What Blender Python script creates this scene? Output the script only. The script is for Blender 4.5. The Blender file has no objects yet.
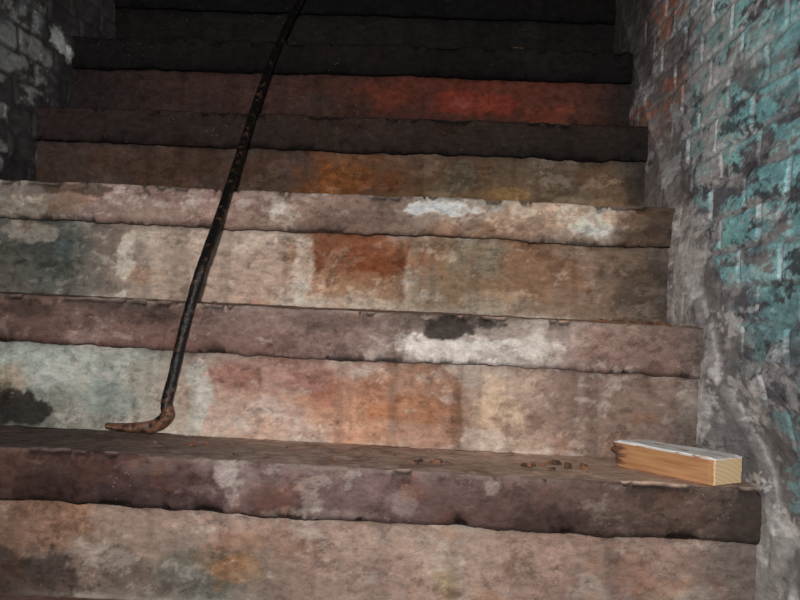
import bpy, bmesh, numpy as np, math, random
from mathutils import Vector, Matrix
rng=np.random.RandomState(7)
random.seed(5)
bpy.context.scene.view_settings.view_transform='Standard'
# ------------------------------------------------------------------ noise
_T=rng.rand(256,256)
def vnoise(x,y,seed=0):
    x=np.asarray(x,float)+seed*17.37; y=np.asarray(y,float)+seed*9.71
    xi=np.floor(x).astype(int); yi=np.floor(y).astype(int)
    fx=x-xi; fy=y-yi
    fx=fx*fx*(3-2*fx); fy=fy*fy*(3-2*fy)
    a=_T[xi&255,yi&255]; b=_T[(xi+1)&255,yi&255]
    c=_T[xi&255,(yi+1)&255]; d=_T[(xi+1)&255,(yi+1)&255]
    return (a*(1-fx)+b*fx)*(1-fy)+(c*(1-fx)+d*fx)*fy
def fbm(x,y,seed=0,oct=5,gain=.5):
    s=0;a=1;t=0
    for o in range(oct):
        ca,sa=math.cos(o*1.1),math.sin(o*1.1)
        X_=(np.asarray(x)*ca-np.asarray(y)*sa)*2**o; Y_=(np.asarray(x)*sa+np.asarray(y)*ca)*2**o
        s=s+a*(vnoise(X_,Y_,seed+o*3)-.5)*2; t+=a; a*=gain
    return s/t*1.6
def ss(a,b,x):
    t=np.clip((x-a)/(b-a),0,1); return t*t*(3-2*t)
def lin(c):
    c=np.asarray(c,float)/255
    return np.where(c<.04045,c/12.92,((c+.055)/1.055)**2.4)
def sat(c,k):
    l=c.mean(-1,keepdims=True); return l+(c-l)*k
# ------------------------------------------------------------------ helpers
def grid_mesh(name,X,Y,Z,C,mat,flip=False,smooth=True):
    m,n=X.shape
    me=bpy.data.meshes.new(name)
    co=np.stack([X,Y,Z],-1).reshape(-1,3).astype(np.float32)
    idx=np.arange(m*n).reshape(m,n)
    q=np.stack([idx[:-1,:-1],idx[:-1,1:],idx[1:,1:],idx[1:,:-1]],-1).reshape(-1,4)
    if flip: q=q[:,::-1]
    me.vertices.add(m*n); me.vertices.foreach_set('co',co.ravel())
    me.loops.add(q.size); me.loops.foreach_set('vertex_index',q.ravel().astype(np.int32))
    me.polygons.add(len(q)); me.polygons.foreach_set('loop_start',(np.arange(len(q))*4).astype(np.int32))
    me.polygons.foreach_set('loop_total',np.full(len(q),4,np.int32))
    me.update(calc_edges=True)
    a=me.color_attributes.new('Col','FLOAT_COLOR','POINT')
    cc=np.concatenate([C.reshape(-1,3),np.ones((m*n,1))],1).astype(np.float32)
    a.data.foreach_set('color',cc.ravel())
    if smooth: me.polygons.foreach_set('use_smooth',np.ones(len(q),bool))
    me.materials.append(mat); me.validate()
    ob=bpy.data.objects.new(name,me); bpy.context.collection.objects.link(ob)
    return ob
def N(nt,t,**k):
    n=nt.nodes.new(t)
    for a,b in k.items(): setattr(n,a,b)
    return n
def masonry_mat(name,rough=.9,bump=.35,speck=.5,spec=.12,scab=.5,stretch=(1,1,1)):
    m=bpy.data.materials.new(name); m.use_nodes=True; nt=m.node_tree
    b=nt.nodes['Principled BSDF']; L=nt.links.new
    tc=N(nt,'ShaderNodeTexCoord'); at=N(nt,'ShaderNodeAttribute',attribute_name='Col')
    mp=N(nt,'ShaderNodeMapping'); mp.inputs['Scale'].default_value=stretch; L(tc.outputs['Object'],mp.inputs[0]); sv=mp.outputs[0]
    def noise(scale,det,rgh,dist=0):
        n=N(nt,'ShaderNodeTexNoise'); n.inputs['Scale'].default_value=scale; n.inputs['Detail'].default_value=det; n.inputs['Roughness'].default_value=rgh; n.inputs['Distortion'].default_value=dist
        L(sv,n.inputs['Vector']); return n.outputs['Fac']
    def rmap(src,a,b_,lo=0,hi=1):
        r=N(nt,'ShaderNodeMapRange'); r.inputs[1].default_value=a; r.inputs[2].default_value=b_; r.inputs[3].default_value=lo; r.inputs[4].default_value=hi; L(src,r.inputs[0]); return r.outputs[0]
    def math_(op,a,b_):
        x=N(nt,'ShaderNodeMath',operation=op)
        for i,s in enumerate((a,b_)):
            if isinstance(s,(int,float)): x.inputs[i].default_value=s
            else: L(s,x.inputs[i])
        return x.outputs[0]
    def vscale(v,s):
        x=N(nt,'ShaderNodeVectorMath',operation='SCALE'); L(v,x.inputs[0]); L(s,x.inputs['Scale']); return x.outputs[0]
    n1=noise(75,6,.78)
    col=vscale(at.outputs['Color'],rmap(n1,.3,.7,.58,1.38))
    pl=rmap(noise(11,7,.74),.56,.60); pd=rmap(noise(24,7,.76),.60,.64)
    col=vscale(col,rmap(pl,0,1,1,1+.45*scab)); col=vscale(col,rmap(pd,0,1,1,1-.7*scab))
    nc=noise(8,7,.62)
    crack=rmap(math_('ABSOLUTE',math_('SUBTRACT',nc,.5),0),.0035,.0,0,1)
    col=vscale(col,rmap(crack,0,1,1,.6))
    vo=N(nt,'ShaderNodeTexVoronoi'); vo.inputs['Scale'].default_value=120; L(tc.outputs['Object'],vo.inputs['Vector'])
    ms=math_('MULTIPLY',rmap(vo.outputs['Distance'],.14,.07),rmap(nc,.55,.60,0,speck))
    mx=N(nt,'ShaderNodeMix',data_type='RGBA'); L(ms,mx.inputs[0]); L(col,mx.inputs[6]); mx.inputs[7].default_value=(.42,.39,.35,1)
    L(mx.outputs[2],b.inputs['Base Color'])
    b.inputs['Roughness'].default_value=rough; b.inputs['Specular IOR Level'].default_value=spec
    bp=N(nt,'ShaderNodeBump'); bp.inputs['Strength'].default_value=bump; bp.inputs['Distance'].default_value=.007
    L(n1,bp.inputs['Height']); L(bp.outputs[0],b.inputs['Normal'])
    return m
mat_stair=masonry_mat('stained_plastered_concrete',stretch=(.75,1,1.25),bump=.5)
mat_wallR=masonry_mat('painted_brick_peeling',speck=.2,bump=.35,scab=.7,stretch=(.6,.4,1.25))
mat_wallL=masonry_mat('sooty_brick',speck=.4,scab=.6,stretch=(.8,.5,1.1))
# ------------------------------------------------------------------ stair data
G,RISE,T0,OV,W=.1953,.19,.0684,.0139,1.186
DY={0:.0017,1:-.0066,2:-.0014,3:.016,4:-.0097,5:.02}
DZ={0:-.0085,1:.0026,2:.0096,3:-.0039,4:-.0042}
DT={0:.0095,1:.0067,2:.0031,3:-.002,4:-.0061}
TT={0:.0,1:.0037,2:-.001,3:0,4:-.0028}
Yn=lambda n:n*G+DY.get(n,0)
def Zn(n,x): return n*RISE+DZ.get(n,0)+DT.get(n,0)*(-x/W)
def x2u(n,x):   # authoring scale along each step
    d=1.209+Yn(n); return 433+.5*d+(x+.397)*948/d
K=1.25
def alb(c,k): return np.clip(lin(c)*K*k,0.0025,.86)
NOSE={
 -1:[(0,(90,75,70),(80,65,60)),(800,(90,75,70),(80,65,60))],
 0:[(0,(92,76,73),(66,54,52)),(120,(88,70,68),(62,50,49)),(205,(100,80,77),(78,63,62)),(230,(156,139,136),(118,97,94)),(262,(118,99,96),(100,81,78)),(330,(126,107,105),(110,92,90)),(420,(126,106,104),(104,86,84)),(500,(112,93,89),(92,74,70)),(600,(102,86,80),(82,68,63)),(755,(92,77,70),(76,63,57))],
 1:[(0,(104,86,80),(92,73,68)),(100,(112,94,88),(118,94,88)),(190,(120,102,96),(112,88,82)),(280,(138,119,113),(120,98,92)),(350,(128,109,103),(140,121,115)),(400,(112,97,90),(168,154,148)),(455,(90,78,72),(190,178,170)),(500,(134,122,114),(190,178,170)),(560,(150,133,125),(186,173,166)),(590,(140,119,111),(128,107,101)),(700,(118,101,93),(112,95,88))],
 2:[(0,(118,113,107),(118,110,101)),(40,(130,123,117),(105,94,87)),(90,(150,132,126),(120,101,93)),(200,(138,116,110),(124,103,94)),(270,(148,131,123),(138,118,108)),(340,(122,102,94),(118,96,87)),(400,(126,111,102),(116,99,90)),(430,(176,169,161),(128,110,101)),(480,(150,139,130),(120,103,92)),(520,(174,166,157),(140,127,118)),(600,(178,171,163),(132,120,110)),(622,(90,74,63),(80,66,57)),(675,(92,75,64),(78,64,55))],
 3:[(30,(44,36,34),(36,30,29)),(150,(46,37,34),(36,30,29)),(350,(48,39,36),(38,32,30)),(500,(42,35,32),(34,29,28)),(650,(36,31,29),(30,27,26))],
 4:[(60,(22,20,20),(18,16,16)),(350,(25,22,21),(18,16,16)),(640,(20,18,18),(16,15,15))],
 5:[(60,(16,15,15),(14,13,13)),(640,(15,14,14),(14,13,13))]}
RIS={
 0:[(0,(140,121,112),(100,90,84)),(90,(164,142,130),(112,99,91)),(200,(172,149,138),(114,108,100)),(300,(170,144,133),(140,121,112)),(400,(163,139,129),(163,143,134)),(470,(176,154,141),(170,151,141)),(560,(168,144,133),(140,120,111)),(660,(156,134,124),(132,113,105)),(755,(138,120,112),(126,109,101))],
 1:[(0,(168,172,165),(70,66,62)),(40,(172,176,168),(110,108,100)),(110,(166,169,161),(166,161,152)),(165,(158,153,144),(174,163,152)),(215,(150,124,115),(184,163,151)),(280,(150,117,108),(186,162,150)),(350,(156,128,116),(178,153,139)),(420,(158,124,106),(168,138,122)),(455,(142,113,98),(152,120,105)),(480,(182,160,145),(164,138,124)),(530,(180,161,147),(174,152,138)),(570,(140,120,112),(136,116,107)),(640,(128,110,102),(126,109,100)),(700,(116,100,93),(112,97,90))],
 2:[(0,(78,76,72),(92,88,82)),(60,(86,87,83),(92,91,86)),(100,(120,107,99),(130,118,108)),(125,(166,151,140),(162,147,136)),(200,(170,152,140),(162,143,131)),(290,(174,156,144),(166,143,130)),(318,(124,88,70),(156,133,116)),(380,(124,88,70),(138,116,97)),(430,(128,111,97),(128,114,100)),(465,(122,117,105),(120,110,97)),(520,(132,109,92),(124,108,95)),(590,(134,115,102),(112,97,86)),(620,(96,83,73),(86,75,66)),(675,(84,74,66),(74,66,59))],
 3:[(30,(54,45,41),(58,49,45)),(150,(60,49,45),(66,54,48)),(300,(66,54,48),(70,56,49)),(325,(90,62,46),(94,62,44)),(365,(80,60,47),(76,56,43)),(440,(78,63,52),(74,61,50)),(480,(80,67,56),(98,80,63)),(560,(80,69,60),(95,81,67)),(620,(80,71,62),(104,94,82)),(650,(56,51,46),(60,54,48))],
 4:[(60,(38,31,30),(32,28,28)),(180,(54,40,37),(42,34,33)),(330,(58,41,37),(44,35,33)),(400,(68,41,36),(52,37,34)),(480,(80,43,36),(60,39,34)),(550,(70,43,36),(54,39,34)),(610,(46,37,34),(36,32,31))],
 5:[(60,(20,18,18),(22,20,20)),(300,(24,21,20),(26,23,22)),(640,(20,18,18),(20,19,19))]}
TRD={
 -1:[(0,(80,66,60),(90,75,68)),(800,(90,75,68),(90,75,68))],
 0:[(0,(56,48,45),(50,44,42)),(120,(78,67,62),(68,59,55)),(250,(102,90,84),(98,86,80)),(420,(108,94,87),(104,89,82)),(560,(118,103,94),(110,95,85)),(700,(114,100,91),(108,93,84)),(800,(106,93,86),(104,90,81))],
 1:[(0,(66,57,53),(66,57,53)),(500,(96,82,75),(96,82,75)),(700,(114,90,74),(110,86,70))],
 2:[(0,(90,82,76),(84,76,70)),(700,(84,72,64),(84,72,64))]}
def keycol(tab,u,v):
    us=np.array([k[0] for k in tab],float)
    out=[]
    for c in range(3):
        t=np.interp(u,us,[k[1][c] for k in tab]); b=np.interp(u,us,[k[2][c] for k in tab])
        out.append(t*v+b*(1-v))
    return np.stack(out,-1)
P=[('N',0,236,.75,16,.3,(176,162,158),.8),('N',0,240,.35,12,.25,(160,144,141),.6),('N',0,414,.5,14,.3,(152,139,135),.6),('N',0,500,.85,8,.2,(156,144,136),.7),
 ('N',0,560,.3,40,.3,(62,50,47),.6),('N',0,60,.3,60,.3,(54,44,44),.6),('N',0,320,.1,50,.15,(172,157,148),.45),('N',0,650,.6,60,.25,(112,96,88),.5),('N',0,150,.8,40,.15,(120,104,98),.5),
 ('N',1,470,.3,80,.33,(212,204,198),.95),('N',1,540,.45,26,.35,(203,195,188),.8),('N',1,452,.72,26,.24,(52,46,43),.9),('N',1,480,.85,30,.12,(62,55,51),.7),('N',1,85,.2,30,.2,(162,140,133),.6),('N',1,25,.7,30,.3,(70,57,52),.7),('N',1,130,.75,50,.25,(84,70,65),.6),('N',1,330,.75,60,.2,(96,82,76),.6),
 ('N',2,432,.72,34,.24,(206,201,195),.95),('N',2,585,.6,34,.4,(200,195,188),.9),('N',2,520,.75,18,.3,(194,188,181),.8),('N',2,272,.7,9,.35,(190,179,170),.8),('N',2,70,.85,50,.2,(72,65,60),.7),('N',2,350,.45,45,.3,(100,84,77),.6),('N',2,640,.5,35,.5,(70,57,48),.6),('N',2,20,.3,22,.4,(148,140,130),.5),('N',2,150,.35,60,.2,(156,138,129),.5),
 ('R',0,230,.3,60,.3,(108,108,101),.6),('R',0,30,.2,60,.35,(66,58,54),.75),('R',0,130,.35,26,.25,(90,80,73),.5),('R',0,250,.35,30,.2,(162,130,104),.6),('R',0,455,.55,20,.35,(190,173,161),.7),('R',0,460,.3,16,.2,(168,148,120),.6),('R',0,600,.35,30,.3,(168,157,148),.6),('R',0,400,.75,60,.2,(182,161,149),.6),('R',0,680,.3,50,.3,(158,153,145),.5),
 ('R',1,20,.22,36,.22,(46,43,41),.9),('R',1,240,.72,34,.2,(138,103,93),.8),('R',1,320,.7,36,.2,(146,108,99),.7),('R',1,265,.5,50,.1,(172,141,128),.6),('R',1,410,.45,46,.2,(152,110,86),.65),('R',1,505,.5,34,.3,(198,175,154),.8),('R',1,500,.15,40,.14,(196,182,171),.7),('R',1,462,.5,7,.5,(108,78,62),.5),('R',1,200,.35,14,.5,(188,188,181),.7),('R',1,60,.7,60,.3,(176,182,176),.6),('R',1,100,.35,34,.2,(138,146,140),.6),('R',1,300,.2,60,.14,(198,175,162),.6),('R',1,380,.85,20,.12,(184,170,160),.6),('R',1,690,.7,12,.3,(146,138,132),.6),
 ('R',2,50,.55,45,.4,(66,67,64),.8),('R',2,60,.6,16,.3,(88,99,97),.5),('R',2,20,.85,40,.14,(168,158,148),.6),('R',2,118,.5,8,.4,(198,187,177),.8),('R',2,205,.85,90,.14,(190,173,162),.6),('R',2,360,.68,52,.27,(110,72,54),.9),('R',2,360,.3,50,.16,(146,117,97),.6),('R',2,300,.5,10,.5,(196,183,172),.7),('R',2,455,.6,14,.28,(116,120,110),.55),('R',2,412,.4,8,.4,(158,147,134),.6),('R',2,545,.6,46,.3,(122,95,76),.6),('R',2,480,.2,60,.14,(162,150,136),.6),('R',2,650,.4,40,.5,(74,64,57),.6),('R',2,340,.08,70,.1,(188,177,166),.6),
 ('R',3,345,.5,26,.4,(106,68,42),.7),('R',3,322,.5,8,.4,(116,74,46),.7),('R',3,505,.35,36,.12,(120,96,68),.8),('R',3,455,.6,16,.3,(76,72,62),.6),('R',3,380,.5,20,.3,(90,58,42),.5),('R',3,580,.2,40,.14,(116,104,89),.7),('R',3,420,.2,30,.2,(96,77,58),.5),
 ('R',4,470,.6,50,.25,(100,46,37),.6),('R',4,540,.45,30,.2,(88,47,38),.6),('R',4,380,.6,30,.3,(80,44,37),.6),('R',4,250,.5,50,.3,(62,44,40),.5)]
# ------------------------------------------------------------------ build staircase
XA,XB=-1.22,.045
xs=np.arange(XA,XB,.0026); rows=[]
first,last=-2,6
for n in range(first,last+1):
    fine=(0<=n<=5)
    nr=42 if fine else 10
    if n==-1 : nr=14
    for i in range(nr): rows.append((n,'R',i/(nr-1)))
    nn=30 if fine else 10
    for i in range(3): rows.append((n,'L',(i+.5)/3))
    for i in range(nn): rows.append((n,'N',i/(nn-1)))
    nt_=28 if fine and n<4 else 12
    for i in range(1,nt_): rows.append((n,'T',i/nt_))
M=len(rows); X=np.tile(xs,(M,1)); Y=np.zeros_like(X);Z=np.zeros_like(X);C=np.zeros(X.shape+(3,))
for k,(n,part,v) in enumerate(rows):
    x=xs; z1=Zn(n,x)+.0022*fbm(x*5,0*x+n*9.3,5,4)+.0014*fbm(x*30,0*x+n*2.3,6,4,.6); z0=Zn(n-1,x); t=T0+TT.get(n,0)+.002*fbm(x*7,0*x+n*3.3,3,3)+.0022*fbm(x*38,0*x+n*5.1,4,5,.6)
    yn=Yn(n)+.002*fbm(x*4,0*x+n*7.7,11,3)
    char=1.0 if n<3 else 2.4
    u=x2u(n,x)
    d=1.209+Yn(n)
    vv=np.full_like(x,v); chip_shade=0*x
    if part=='R':
        z=z0+(z1-t-z0)*v
        flake=ss(.02,.05,fbm(x*9+1.7,z*11+n*3,21,6,.6)+.10)
        y=yn+OV+.003*fbm(x*6,z*6,31,4)+.0012*fbm(x*45,z*45,33,4)-.0024*flake
        y=y-.006*np.exp(-v*(z1-t-z0)/.006)*(.6+.6*fbm(x*20,0*x,35,3))
    elif part=='L':
        z=z1-t+.0015*(v-.5); y=yn+OV*(1-v)+.001*fbm(x*45,0*x,36,3)
    elif part=='N':
        z=z1-t+t*v
        flake=ss(.05,.10,fbm(x*12+4.7,z*12+n*3,23,5))
        y=yn+.0026*fbm(x*11,z*14,41,4)+.0012*char*fbm(x*50,z*50,43,4)-.0018*flake
        e=np.minimum(v*t,(1-v)*t)
        rr_=.004+.002*fbm(x*12,0*x+n,44,3)
        y=y+rr_*np.exp(-(e/.0035)**1.2)
        chip=ss(.16,.36,fbm(x*22,z*9+n*2.2+(0 if v<.5 else 5),45,6,.65))
        chip_shade=chip*np.exp(-e/.009)
        y=y+.010*chip*np.exp(-e/.008)
        z=z-.0045*chip*np.exp(-((1-v)*t)/.005)
    else:
        y1=Yn(n+1)+.002*fbm(x*4,0*x+(n+1)*7.7,11,3)+OV
        y=yn+.004+(y1-yn-.004)*v
        zb=Zn(n,x)
        z=zb+(z1-zb)*(1-v)-.0015*np.exp(-v*.2/.005)+.0016*fbm(x*8,y*8,51,4)*np.minimum(1,v*8)*np.minimum(1,(1-v)*10)+.0011*fbm(x*50,y*50,53,3)
        z=z+.004*np.exp(-(1-v)*(y1-yn)/.006)
    Y[k]=y;Z[k]=z
    kk=min(max(n,-1),5)
    wu=u+24*fbm(x*9,(z+y)*14+n,61,6,.62)+8*fbm(x*40,(z+y)*40,62,3)
    wv=np.clip(vv+.32*fbm(x*8+3,(z+y)*12,63,6,.62),0,1)
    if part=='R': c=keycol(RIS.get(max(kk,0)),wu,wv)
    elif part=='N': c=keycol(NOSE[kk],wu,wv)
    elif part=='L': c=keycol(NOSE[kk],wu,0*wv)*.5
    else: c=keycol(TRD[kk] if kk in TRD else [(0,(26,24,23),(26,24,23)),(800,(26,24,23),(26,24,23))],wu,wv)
    for (pb,pn,pu,pv,ru,rv,col,st) in P:
        if pb!=part or pn!=n: continue
        rr=np.sqrt(((u-pu)/ru)**2+((vv-pv)/rv)**2)+.7*fbm(x*24,(z+y)*30,70+pn,6,.68)
        mk=(1-ss(.68,1.02,rr))*st
        c=c*(1-mk[:,None])+np.array(col,float)*mk[:,None]
    lum=c.mean(-1,keepdims=True)
    act=np.clip((lum-45)/70,0,1)
    if part in 'RN':
        w=ss(.36,.52,fbm(x*20+9,(z+y)*34,81,6,.72))[:,None]*.45*act
        c=c*(1-w)+np.array((196,187,179.))*w
        dk=ss(.34,.52,fbm(x*24+2,(z+y)*34,83,6,.72))[:,None]*.35
        c=c*(1-dk)+c*np.array((.58,.54,.52))*dk
        ru_=ss(.15,.5,fbm(x*7+5,(z+y)*10,85,6,.62))[:,None]*.45
        c=c*(1-ru_)+c*np.array((1.02,.87,.76))*ru_
        # dirty vertical rub
        if part=='R':
            dr=ss(.25,.7,fbm(x*40,z*2.5,87,2))[:,None]*.2
            c=c*(1-.5*dr)
        if part=='N':
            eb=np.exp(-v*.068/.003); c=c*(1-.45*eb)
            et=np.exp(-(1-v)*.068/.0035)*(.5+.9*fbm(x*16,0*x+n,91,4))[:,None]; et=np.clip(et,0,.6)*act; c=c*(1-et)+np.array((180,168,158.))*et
            c=c*(1-.45*chip_shade[:,None])  # chips darkened in colour, as the flash casts little shadow there
        else:
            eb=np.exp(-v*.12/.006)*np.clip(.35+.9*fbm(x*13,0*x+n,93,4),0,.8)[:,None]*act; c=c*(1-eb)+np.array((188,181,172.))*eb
            lip_shade=np.exp(-(1-v)*.12/.006); c=c*(1-.25*lip_shade)  # shadow under the nosing painted into the riser colour
            wt=np.exp(-(1-v)*.12/.012)*np.clip(.15+1.2*fbm(x*11,0*x+n*3,97,5,.6),0,.75)[:,None]*act; c=c*(1-wt)+np.array((188,178,169.))*wt
    if part=='T':
        gr=ss(.2,.45,fbm(x*26,y*20+n,99,6,.68))[:,None]*.4; c=c*(1-gr)+c*np.array((.62,.55,.5))*gr
    g=ss(-.06,.0,x+.02*fbm(x*0+1,(z+y)*15,95,4))[:,None]*.5
    c=c*(1-g)+(lum*.8)*np.array((1.,.97,.94))*g
    flash_comp=(d/1.35)**2  # flash falloff cancelled in the colour: farther steps painted brighter
    if part=='T': flash_comp=flash_comp*(3.6 if n<=1 else 1.6)  # tread colour raised further to make up for grazing flash light
    C[k]=alb(np.clip(sat(c,1.18),5,250),flash_comp)
st=grid_mesh('staircase',X,Y,Z,C,mat_stair)
# ------------------------------------------------------------------ walls
def spaced(parts):
    o=[]
    for a,b,s in parts: o.append(np.arange(a,b,s))
    return np.concatenate(o)
def stair_line(y): return y*(RISE/G)
def brick(y,z,H=.05,Lb=.155,m=.006,seed=0):
    yy=y+.007*fbm(y*14,z*20,101+seed,5,.6); zz=z+.005*fbm(y*9,z*11,103+seed,5,.6)
    row=np.floor(zz/H).astype(int); off=(row%2)*.5*Lb+_T[row&255,(seed+3)&255]*.05
    col=np.floor((yy+off)/Lb).astype(int)
    fy=(yy+off)/Lb-col; fz=zz/H-row
    dm=np.minimum(np.minimum(fy,1-fy)*Lb*.8,np.minimum(fz,1-fz)*H)
    face=ss(m*.4,m*1.0,dm+.0015*fbm(y*60,z*90,105,3))
    rid=_T[(row*37+col*11+seed)&255,(col*53+row*7)&255]
    return face,rid
yR=spaced([(-2.2,-.42,.03),(-.42,1.0,.0032),(1.0,2.2,.02)]); zR=spaced([(-.62,-.25,.02),(-.25,1.1,.0026),(1.1,2.36,.03)])
YY,ZZ=np.meshgrid(yR,zR)
face,rid=brick(YY,ZZ)
s=(ZZ-stair_line(YY))/1.4
n1=fbm(YY*7,ZZ*10,111,6,.6); n2=fbm(YY*13,ZZ*36,113,6,.68); n3=fbm(YY*5,ZZ*5,115,4)
plaster=np.clip(ss(.10,.03,s+.035*n1)+ .9*ss(.15,.02,ZZ+.06*n1) ,0,1)
plaster=np.maximum(plaster,ss(.25,.36,fbm(YY*4,ZZ*9,117,6,.62))*.5)
relief=.0036*face*(1-.75*plaster)+.003*plaster+.0008*n2+.002*n3+.0003*fbm(YY*40,ZZ*80,119,3)+(rid-.5)*.0020*face*(1-plaster)
relief+= .008*np.exp(-np.clip(s+.01+.010*n1,0,9)/.018)
XX=.008-relief+.030*ss(.2,.04,YY)*ss(.16,.02,ZZ)
teal=np.array((96,138,142.)); tealL=np.array((138,168,171.)); gry=np.array((124,123,123.)); dkg=np.array((60,60,64.)); wht=np.array((172,172,172.)); rst=np.array((116,62,46.)); soot=np.array((26,24,24.))
def mixc(c,t,m): return c*(1-m[...,None])+t*m[...,None]
c=np.zeros(YY.shape+(3,))+dkg*1.15
c=mixc(c,gry*.85,ss(-.2,.25,n2))
paint=ss(-.12,.04,fbm(YY*6,ZZ*24,121,6,.72)+.16+(rid-.5)*.35)*(.25+.75*face)*ss(.46,.25,YY+.12*n1)*ss(.12,.28,ZZ+.05*n1+.2*np.clip(s-.12,0,1))*ss(.05,.12,s+.03*n1)
c=mixc(c,teal,paint*.88); c=mixc(c,tealL,paint*ss(.0,.35,n2)*.6)
c=mixc(c,gry*.92,(1-face)*.6*ss(-.3,.1,n1+.1)); c=mixc(c,dkg*.75,ss(.24,.38,fbm(YY*11,ZZ*32,123,6,.72))*.75)
pc=np.zeros_like(c)+np.array((112,110,108.)); pc=mixc(pc,np.array((142,139,136.)),ss(.0,.35,n2)); pc=mixc(pc,np.array((78,76,76.)),ss(.0,.35,-n1))
c=mixc(c,pc,np.clip(plaster,0,1)*(1-paint*.75))
c=mixc(c,teal*.95,ss(.22,.34,fbm(YY*6+7,ZZ*20,125,6,.7))*.55*ss(.14,-.08,YY))
c=mixc(c,wht,ss(.38,.50,fbm(YY*9+3,ZZ*24,127,6,.72))*.45)
edge=np.exp(-np.abs(s+.014*n1-.012)/.009); c=mixc(c,wht*1.0,edge*.65*ss(-.2,.2,n2))
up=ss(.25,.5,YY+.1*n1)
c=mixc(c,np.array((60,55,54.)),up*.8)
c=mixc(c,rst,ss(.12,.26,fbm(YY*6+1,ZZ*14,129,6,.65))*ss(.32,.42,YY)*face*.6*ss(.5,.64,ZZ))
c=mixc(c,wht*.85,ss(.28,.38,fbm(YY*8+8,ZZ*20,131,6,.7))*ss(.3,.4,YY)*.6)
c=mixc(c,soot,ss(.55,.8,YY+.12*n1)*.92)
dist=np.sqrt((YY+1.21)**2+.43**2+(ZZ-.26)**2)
Cw=np.clip(lin(c)*1.15*((np.clip(dist,.9,2.2)/1.35)**3)[...,None]*2.85,.003,.80)  # inverse flash lighting baked into the wall colour, brighter with distance
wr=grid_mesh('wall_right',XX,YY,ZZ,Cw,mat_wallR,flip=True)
yL=spaced([(-2.2,.25,.04),(.25,1.4,.005),(1.4,2.2,.04)]); zL=spaced([(-.62,.2,.04),(.2,1.3,.005),(1.3,2.36,.04)])
YY,ZZ=np.meshgrid(yL,zL)
face,rid=brick(YY,ZZ,seed=9)
n1=fbm(YY*9,ZZ*9,211,5); n2=fbm(YY*16,ZZ*30,213,6,.65)
XX=-W-.006+.004*face+.0012*n2+.003*n1+(rid-.5)*.003*face
s=(ZZ-stair_line(YY))/1.4
XX+=.008*np.exp(-np.clip(s+.01,0,9)/.02)
c=np.zeros(YY.shape+(3,))+np.array((34,32,32.))
c=mixc(c,np.array((74,73,72.)),ss(-.1,.25,n2)*face*ss(.72,.6,YY+.05*n1))
c=mixc(c,np.array((128,128,125.)),ss(.2,.36,fbm(YY*8,ZZ*14,215,6,.7))*.6*ss(.72,.6,YY+.05*n1))
c=mixc(c,np.array((70,78,78.)),ss(.3,.5,fbm(YY*8+4,ZZ*12,217,5))*.3)
c=mixc(c,soot,ss(.05,.3,fbm(YY*7+2,ZZ*7,219,6,.6))*.85)
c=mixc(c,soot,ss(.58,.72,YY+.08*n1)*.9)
c=mixc(c,np.array((150,150,146.)),ss(1.05,.6,np.sqrt(((YY-.73)/.05)**2+((ZZ-.715)/.026)**2)+.9*n2)*.75)
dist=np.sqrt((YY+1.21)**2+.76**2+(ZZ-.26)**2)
Cw=np.clip(lin(c)*1.15*((np.clip(dist,.9,2.4)/1.35)**3)[...,None]*1.45,.003,.8)  # left wall colour also brightened with distance to offset flash falloff
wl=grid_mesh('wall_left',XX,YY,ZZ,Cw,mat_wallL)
def plain(name,pts,col,mat):
    a=np.array(pts,float); u=np.linspace(0,1,60)[:,None,None]; w=np.linspace(0,1,60)[None,:,None]
    P_=(a[0]*(1-u)+a[3]*u)*(1-w)+(a[1]*(1-u)+a[2]*u)*w
    Cc=np.zeros(P_.shape)+lin(col); Cc*= (1+.3*fbm(P_[...,0]*5+P_[...,2]*3,P_[...,1]*5+P_[...,2]*5,300,4))[...,None]
    return grid_mesh(name,P_[...,0],P_[...,1],P_[...,2],np.clip(Cc,.004,.9),mat,smooth=True)
plain('wall_back',[(-W,1.75,1.13),(0,1.75,1.13),(0,1.75,2.35),(-W,1.75,2.35)],(40,36,35),mat_wallL)
plain('floor',[(-W,-2.2,-.575),(0,-2.2,-.575),(0,-.37,-.575),(-W,-.37,-.575)],(90,78,72),mat_stair)
plain('ceiling',[(-W,-2.2,2.35),(-W,1.75,2.35),(0,1.75,2.35),(0,-2.2,2.35)],(60,56,54),mat_wallL)
plain('wall_front',[(0,-2.2,-.575),(-W,-2.2,-.575),(-W,-2.2,2.35),(0,-2.2,2.35)],(90,86,84),mat_wallL)
# ------------------------------------------------------------------ pry bar
def catmull(pts,rad,sub=10):
    out=[];ro=[]
    pts=[Vector(p) for p in pts]; ext=[pts[0]*2-pts[1]]+pts+[pts[-1]*2-pts[-2]]
    for i in range(len(pts)-1):
        p0,p1,p2,p3=ext[i:i+4]
        for j in range(sub):
            t=j/sub
            out.append(.5*((2*p1)+(p2-p0)*t+(2*p0-5*p1+4*p2-p3)*t*t+(3*p1-p0-3*p2+p3)*t**3))
            ro.append([a+(b-a)*t for a,b in zip(rad[i],rad[i+1])])
    out.append(pts[-1]);ro.append(rad[-1]); return out,ro
pts=[(-.866,.163,.0125),(-.850,.163,.0105),(-.825,.164,.0110),(-.803,.165,.0130),(-.788,.165,.0195),(-.778,.165,.032),(-.780,.165,.050),(-.774,.166,.080),(-.763,.169,.143),(-.750,.172,.205),(-.741,.180,.250),(-.738,.225,.295),(-.738,.36,.415),(-.740,.56,.590),(-.732,.757,.7665),(-.718,.88,.874),(-.706,.965,.948),(-.697,1.05,1.022),(-.693,1.085,1.053)]
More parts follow.
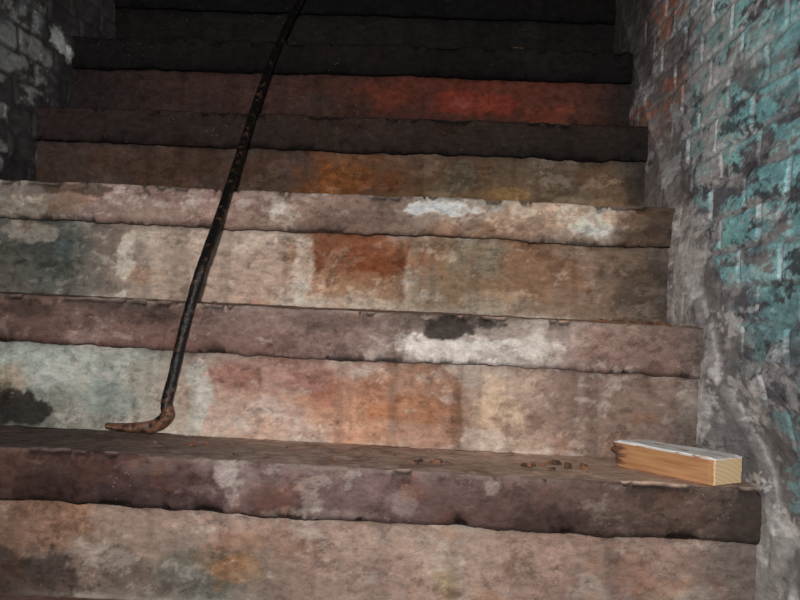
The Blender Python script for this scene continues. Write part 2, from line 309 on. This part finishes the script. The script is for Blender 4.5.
rad=[(.011,.0036),(.0118,.0055),(.0112,.0072),(.0102,.0092),(.0104,.0104),(.0102,.0102),(.0086,.0086),(.0080,.0080),(.0078,.0078),(.0078,.0078),(.0078,.0078),(.0080,.0080),(.0080,.0080),(.0080,.0080),(.0080,.0080),(.0080,.0080),(.0080,.0080),(.009,.005),(.010,.0015)]
path,rr=catmull(pts,rad,12)
verts=[];faces=[];S=12
for i,(p,r) in enumerate(zip(path,rr)):
    tg=(path[min(i+1,len(path)-1)]-path[max(i-1,0)]).normalized()
    k=min(max((p.z-.20)/.12,0),1)
    a=(Vector((0,1,0))-tg*tg.y).normalized(); b=(Vector((1,0,0))-tg*tg.x).normalized()
    side=(a if i<96 else (a*(1-k)+b*k)).normalized()
    up=tg.cross(side).normalized()
    for j in range(S):
        th=2*math.pi*j/S; hexr=.92 if j%2 else 1.04
        w=1+.10*(random.random()-.5)
        verts.append(p+side*math.cos(th)*r[0]*hexr*w+up*math.sin(th)*r[1]*hexr*w)
for i in range(len(path)-1):
    for j in range(S): faces.append((i*S+j,i*S+(j+1)%S,(i+1)*S+(j+1)%S,(i+1)*S+j))
faces.append(tuple(range(S))[::-1]); faces.append(tuple((len(path)-1)*S+j for j in range(S)))
me=bpy.data.meshes.new('pry_bar'); me.from_pydata([tuple(v) for v in verts],[],faces); me.update()
for p_ in me.polygons: p_.use_smooth=True
m=bpy.data.materials.new('blackened_rusty_iron'); m.use_nodes=True; nt=m.node_tree; b=nt.nodes['Principled BSDF']; L=nt.links.new
tc=N(nt,'ShaderNodeTexCoord'); n1_=N(nt,'ShaderNodeTexNoise'); n1_.inputs['Scale'].default_value=90; n1_.inputs['Detail'].default_value=6
L(tc.outputs['Object'],n1_.inputs['Vector'])
sp=N(nt,'ShaderNodeSeparateXYZ'); L(tc.outputs['Object'],sp.inputs[0])
mr=N(nt,'ShaderNodeMapRange'); mr.inputs[1].default_value=.07; mr.inputs[2].default_value=.02; mr.inputs[3].default_value=0; mr.inputs[4].default_value=.20; L(sp.outputs['Z'],mr.inputs[0])
ad=N(nt,'ShaderNodeMath',operation='ADD'); L(n1_.outputs['Fac'],ad.inputs[0]); L(mr.outputs[0],ad.inputs[1])
cr=N(nt,'ShaderNodeValToRGB'); e=cr.color_ramp.elements; e[0].position=.54; e[0].color=(.008,.007,.007,1); e[1].position=.62; e[1].color=(.07,.034,.022,1)
e2=e.new(.74); e2.color=(.19,.08,.045,1); e3=e.new(.92); e3.color=(.28,.15,.10,1)
L(ad.outputs[0],cr.inputs[0]); L(cr.outputs[0],b.inputs['Base Color']); b.inputs['Roughness'].default_value=.5; b.inputs['Metallic'].default_value=.1
bp=N(nt,'ShaderNodeBump'); bp.inputs['Strength'].default_value=1; bp.inputs['Distance'].default_value=.004; L(n1_.outputs['Fac'],bp.inputs['Height']); L(bp.outputs[0],b.inputs['Normal'])
me.materials.append(m); bar=bpy.data.objects.new('pry_bar',me); bpy.context.collection.objects.link(bar)
# ------------------------------------------------------------------ wood block
def wood_block():
    ax=Vector((-.6,.8,0)); wd=Vector((.8,.6,0))
    p1=Vector((-.035,.001,-.0075)); Lg,Wd,H=.176,.060,.036
    bm=bmesh.new(); bmesh.ops.create_cube(bm,size=1)
    bmesh.ops.subdivide_edges(bm,edges=bm.edges[:],cuts=19,use_grid_fill=True)
    me=bpy.data.meshes.new('wood_offcut')
    for v in bm.verts:
        a,b_,c_=v.co.x+.5,v.co.y+.5,v.co.z+.5
        on=[min(a,1-a)*Lg,min(b_,1-b_)*Wd,min(c_,1-c_)*H]
        o=sorted(on)
        if o[0]<1e-6 and o[1]<1e-6:
            pull=.0010+.0012*abs(float(fbm(np.array(a*9.),np.array(b_*5+c_*8),404,3)))
            b_+= (0.5-b_)*2*pull/Wd*(on[1]<1e-6); c_+=(0.5-c_)*2*pull/H*(on[2]<1e-6); a+=(0.5-a)*2*pull/Lg*(on[0]<1e-6)
        n_=float(fbm(np.array(b_*6.),np.array(c_*5.),401,3)); n2_=float(fbm(np.array(a*3.),np.array(b_*4+c_*8),402,4))
        if a>.8: a+=((a-.8)/.2)**2*(.05*n_-.03-.06*(1-c_)*(1-b_))
        v.co=p1+ax*(a*Lg)+wd*(b_*Wd+.0012*n2_)+Vector((0,0,c_*H+(.0012*n2_ if c_>.5 else 0)))
    bm.to_mesh(me); bm.free()
    at=me.attributes.new('Loc','FLOAT_VECTOR','POINT')
    for i,v in enumerate(me.vertices):
        d=v.co-p1; at.data[i].vector=(d.dot(ax)/Lg,d.dot(wd)/Wd,d.z/H)
    m=bpy.data.materials.new('pine_offcut'); m.use_nodes=True; nt=m.node_tree; b=nt.nodes['Principled BSDF']; L=nt.links.new
    A=N(nt,'ShaderNodeAttribute',attribute_name='Loc'); mp=N(nt,'ShaderNodeMapping'); mp.inputs['Scale'].default_value=(1.2,7,5); L(A.outputs['Vector'],mp.inputs[0])
    g=N(nt,'ShaderNodeTexNoise'); g.inputs['Scale'].default_value=1.6; g.inputs['Detail'].default_value=6; L(mp.outputs[0],g.inputs['Vector'])
    cr=N(nt,'ShaderNodeValToRGB'); e=cr.color_ramp.elements; e[0].position=.3; e[0].color=(.42,.19,.08,1); e[1].position=.7; e[1].color=(.62,.34,.16,1); L(g.outputs['Fac'],cr.inputs[0])
    S_=N(nt,'ShaderNodeSeparateXYZ'); L(A.outputs['Vector'],S_.inputs[0])
    def rng_(src,a,b_,lo=0,hi=1):
        r=N(nt,'ShaderNodeMapRange'); r.inputs[1].default_value=a; r.inputs[2].default_value=b_; r.inputs[3].default_value=lo; r.inputs[4].default_value=hi; L(src,r.inputs[0]); return r.outputs[0]
    def mix(f,c1,c2):
        x=N(nt,'ShaderNodeMix',data_type='RGBA'); L(f,x.inputs[0]); L(c1,x.inputs[6]) 
        if isinstance(c2,tuple): x.inputs[7].default_value=c2
        else: L(c2,x.inputs[7])
        return x.outputs[2]
    n=N(nt,'ShaderNodeTexNoise'); n.inputs['Scale'].default_value=5; n.inputs['Detail'].default_value=6; L(A.outputs['Vector'],n.inputs['Vector'])
    wv=N(nt,'ShaderNodeTexWave',wave_type='RINGS',rings_direction='X'); mp2=N(nt,'ShaderNodeMapping'); mp2.inputs['Location'].default_value=(0,.4,.9); L(A.outputs['Vector'],mp2.inputs[0]); L(mp2.outputs[0],wv.inputs['Vector']); wv.inputs['Scale'].default_value=2.2; wv.inputs['Distortion'].default_value=1.2
    ce=N(nt,'ShaderNodeValToRGB'); e=ce.color_ramp.elements; e[0].color=(.70,.50,.28,1); e[1].color=(.78,.60,.36,1); L(wv.outputs['Fac'],ce.inputs[0])
    col=mix(rng_(S_.outputs['X'],.012,.004),cr.outputs[0],ce.outputs[0])
    ta=N(nt,'ShaderNodeMath',operation='MULTIPLY'); L(rng_(S_.outputs['Z'],.91,.95),ta.inputs[0]); L(rng_(n.outputs['Fac'],.34,.42),ta.inputs[1])
    col=mix(ta.outputs[0],col,(.95,.94,.92,1))
    fa=N(nt,'ShaderNodeMath',operation='ADD'); L(S_.outputs['X'],fa.inputs[0]); L(rng_(n.outputs['Fac'],.3,.7,-.12,.12),fa.inputs[1])
    fm=N(nt,'ShaderNodeMath',operation='MULTIPLY'); L(rng_(fa.outputs[0],.84,.92),fm.inputs[0]); L(rng_(S_.outputs['Z'],.96,.88),fm.inputs[1])
    col=mix(fm.outputs[0],col,(.16,.075,.045,1))
    L(col,b.inputs['Base Color']); b.inputs['Roughness'].default_value=.65
    me.materials.append(m); ob=bpy.data.objects.new('wood_offcut',me); bpy.context.collection.objects.link(ob)
wood_block()
# ------------------------------------------------------------------ debris
bm=bmesh.new()
def shard(x,y,z,sz):
    v=[]; k=random.randint(5,7); a0=random.random()*6
    for i in range(k):
        a=a0+i*2*math.pi/k; r=sz*(.4+.8*random.random()); v.append((x+math.cos(a)*r*1.6,y+math.sin(a)*r,z-.001))
    b0=[bm.verts.new(p) for p in v]; h=sz*(.35+.5*random.random())
    b1=[bm.verts.new((x+(p[0]-x)*.75,y+(p[1]-y)*.75,z+h*(.4+.9*random.random()))) for p in v]
    bm.faces.new(b0[::-1]); bm.faces.new(b1)
    for i in range(k): bm.faces.new((b0[i],b0[(i+1)%k],b1[(i+1)%k],b1[i]))
for (n,cx,cy,cnt,spx,spy,sz) in [(0,-.40,.07,6,.035,.03,.0055),(0,-.25,.09,5,.03,.03,.0055),(0,-.73,.12,4,.03,.02,.005),(0,-.19,.10,3,.02,.03,.005),(0,-.45,.08,18,.45,.06,.0020),(1,-.07,.22,12,.05,.012,.005),(1,-.3,.24,12,.3,.03,.0020),(4,-.245,.785,2,.010,.004,.008),(2,-.35,.44,6,.3,.03,.002),(0,-.62,.10,3,.06,.03,.003)]:
    for i in range(cnt):
        x=cx+random.gauss(0,spx*.6); y=cy+random.gauss(0,spy*.5)
        if abs(x)<.03 or x<-1.15: continue
        if n==0 and x>-.18 and x<0 : continue
        if n==0 and y<.012: y=.015
        shard(x,y,Zn(n,x)+.0010,sz*(.4+random.random()**2*1.1))
me=bpy.data.meshes.new('brick_debris'); bm.to_mesh(me); bm.free()
m=bpy.data.materials.new('rust_brick_chips'); m.use_nodes=True; nt=m.node_tree; b=nt.nodes['Principled BSDF']; L=nt.links.new
tc=N(nt,'ShaderNodeTexCoord'); n_=N(nt,'ShaderNodeTexNoise'); n_.inputs['Scale'].default_value=60; L(tc.outputs['Object'],n_.inputs['Vector'])
cr=N(nt,'ShaderNodeValToRGB'); e=cr.color_ramp.elements; e[0].position=.4; e[0].color=(.06,.03,.02,1); e[1].position=.62; e[1].color=(.30,.13,.07,1); L(n_.outputs['Fac'],cr.inputs[0]); L(cr.outputs[0],b.inputs['Base Color']); b.inputs['Roughness'].default_value=.9
me.materials.append(m); bpy.context.collection.objects.link(bpy.data.objects.new('brick_debris',me))
# ------------------------------------------------------------------ light, world, camera
w=bpy.data.worlds.new('World'); bpy.context.scene.world=w; w.use_nodes=True; w.node_tree.nodes['Background'].inputs[0].default_value=(.5,.55,.6,1); w.node_tree.nodes['Background'].inputs[1].default_value=.01
ld=bpy.data.lights.new('camera_flash','POINT'); ld.energy=54; ld.shadow_soft_size=.012; ld.color=(1,.975,.95)
lo=bpy.data.objects.new('camera_flash',ld); lo.location=(-.425,-1.21,.262); bpy.context.collection.objects.link(lo)
cd=bpy.data.cameras.new('camera'); cd.sensor_width=36; cd.lens=948.4*36/800; cd.clip_start=.01
cam=bpy.data.objects.new('camera',cd); bpy.context.collection.objects.link(cam)
yaw,pit,rol=.0352,.0085,.042
f=Vector((-math.sin(yaw)*math.cos(pit),math.cos(yaw)*math.cos(pit),math.sin(pit)))
r0=Vector((math.cos(yaw),math.sin(yaw),0)); u0=r0.cross(f)
r_=r0*math.cos(rol)+u0*math.sin(rol); u_=u0*math.cos(rol)-r0*math.sin(rol)
cam.matrix_world=Matrix(((r_.x,u_.x,-f.x,-.3972),(r_.y,u_.y,-f.y,-1.2094),(r_.z,u_.z,-f.z,.2013),(0,0,0,1)))
bpy.context.scene.camera=cam
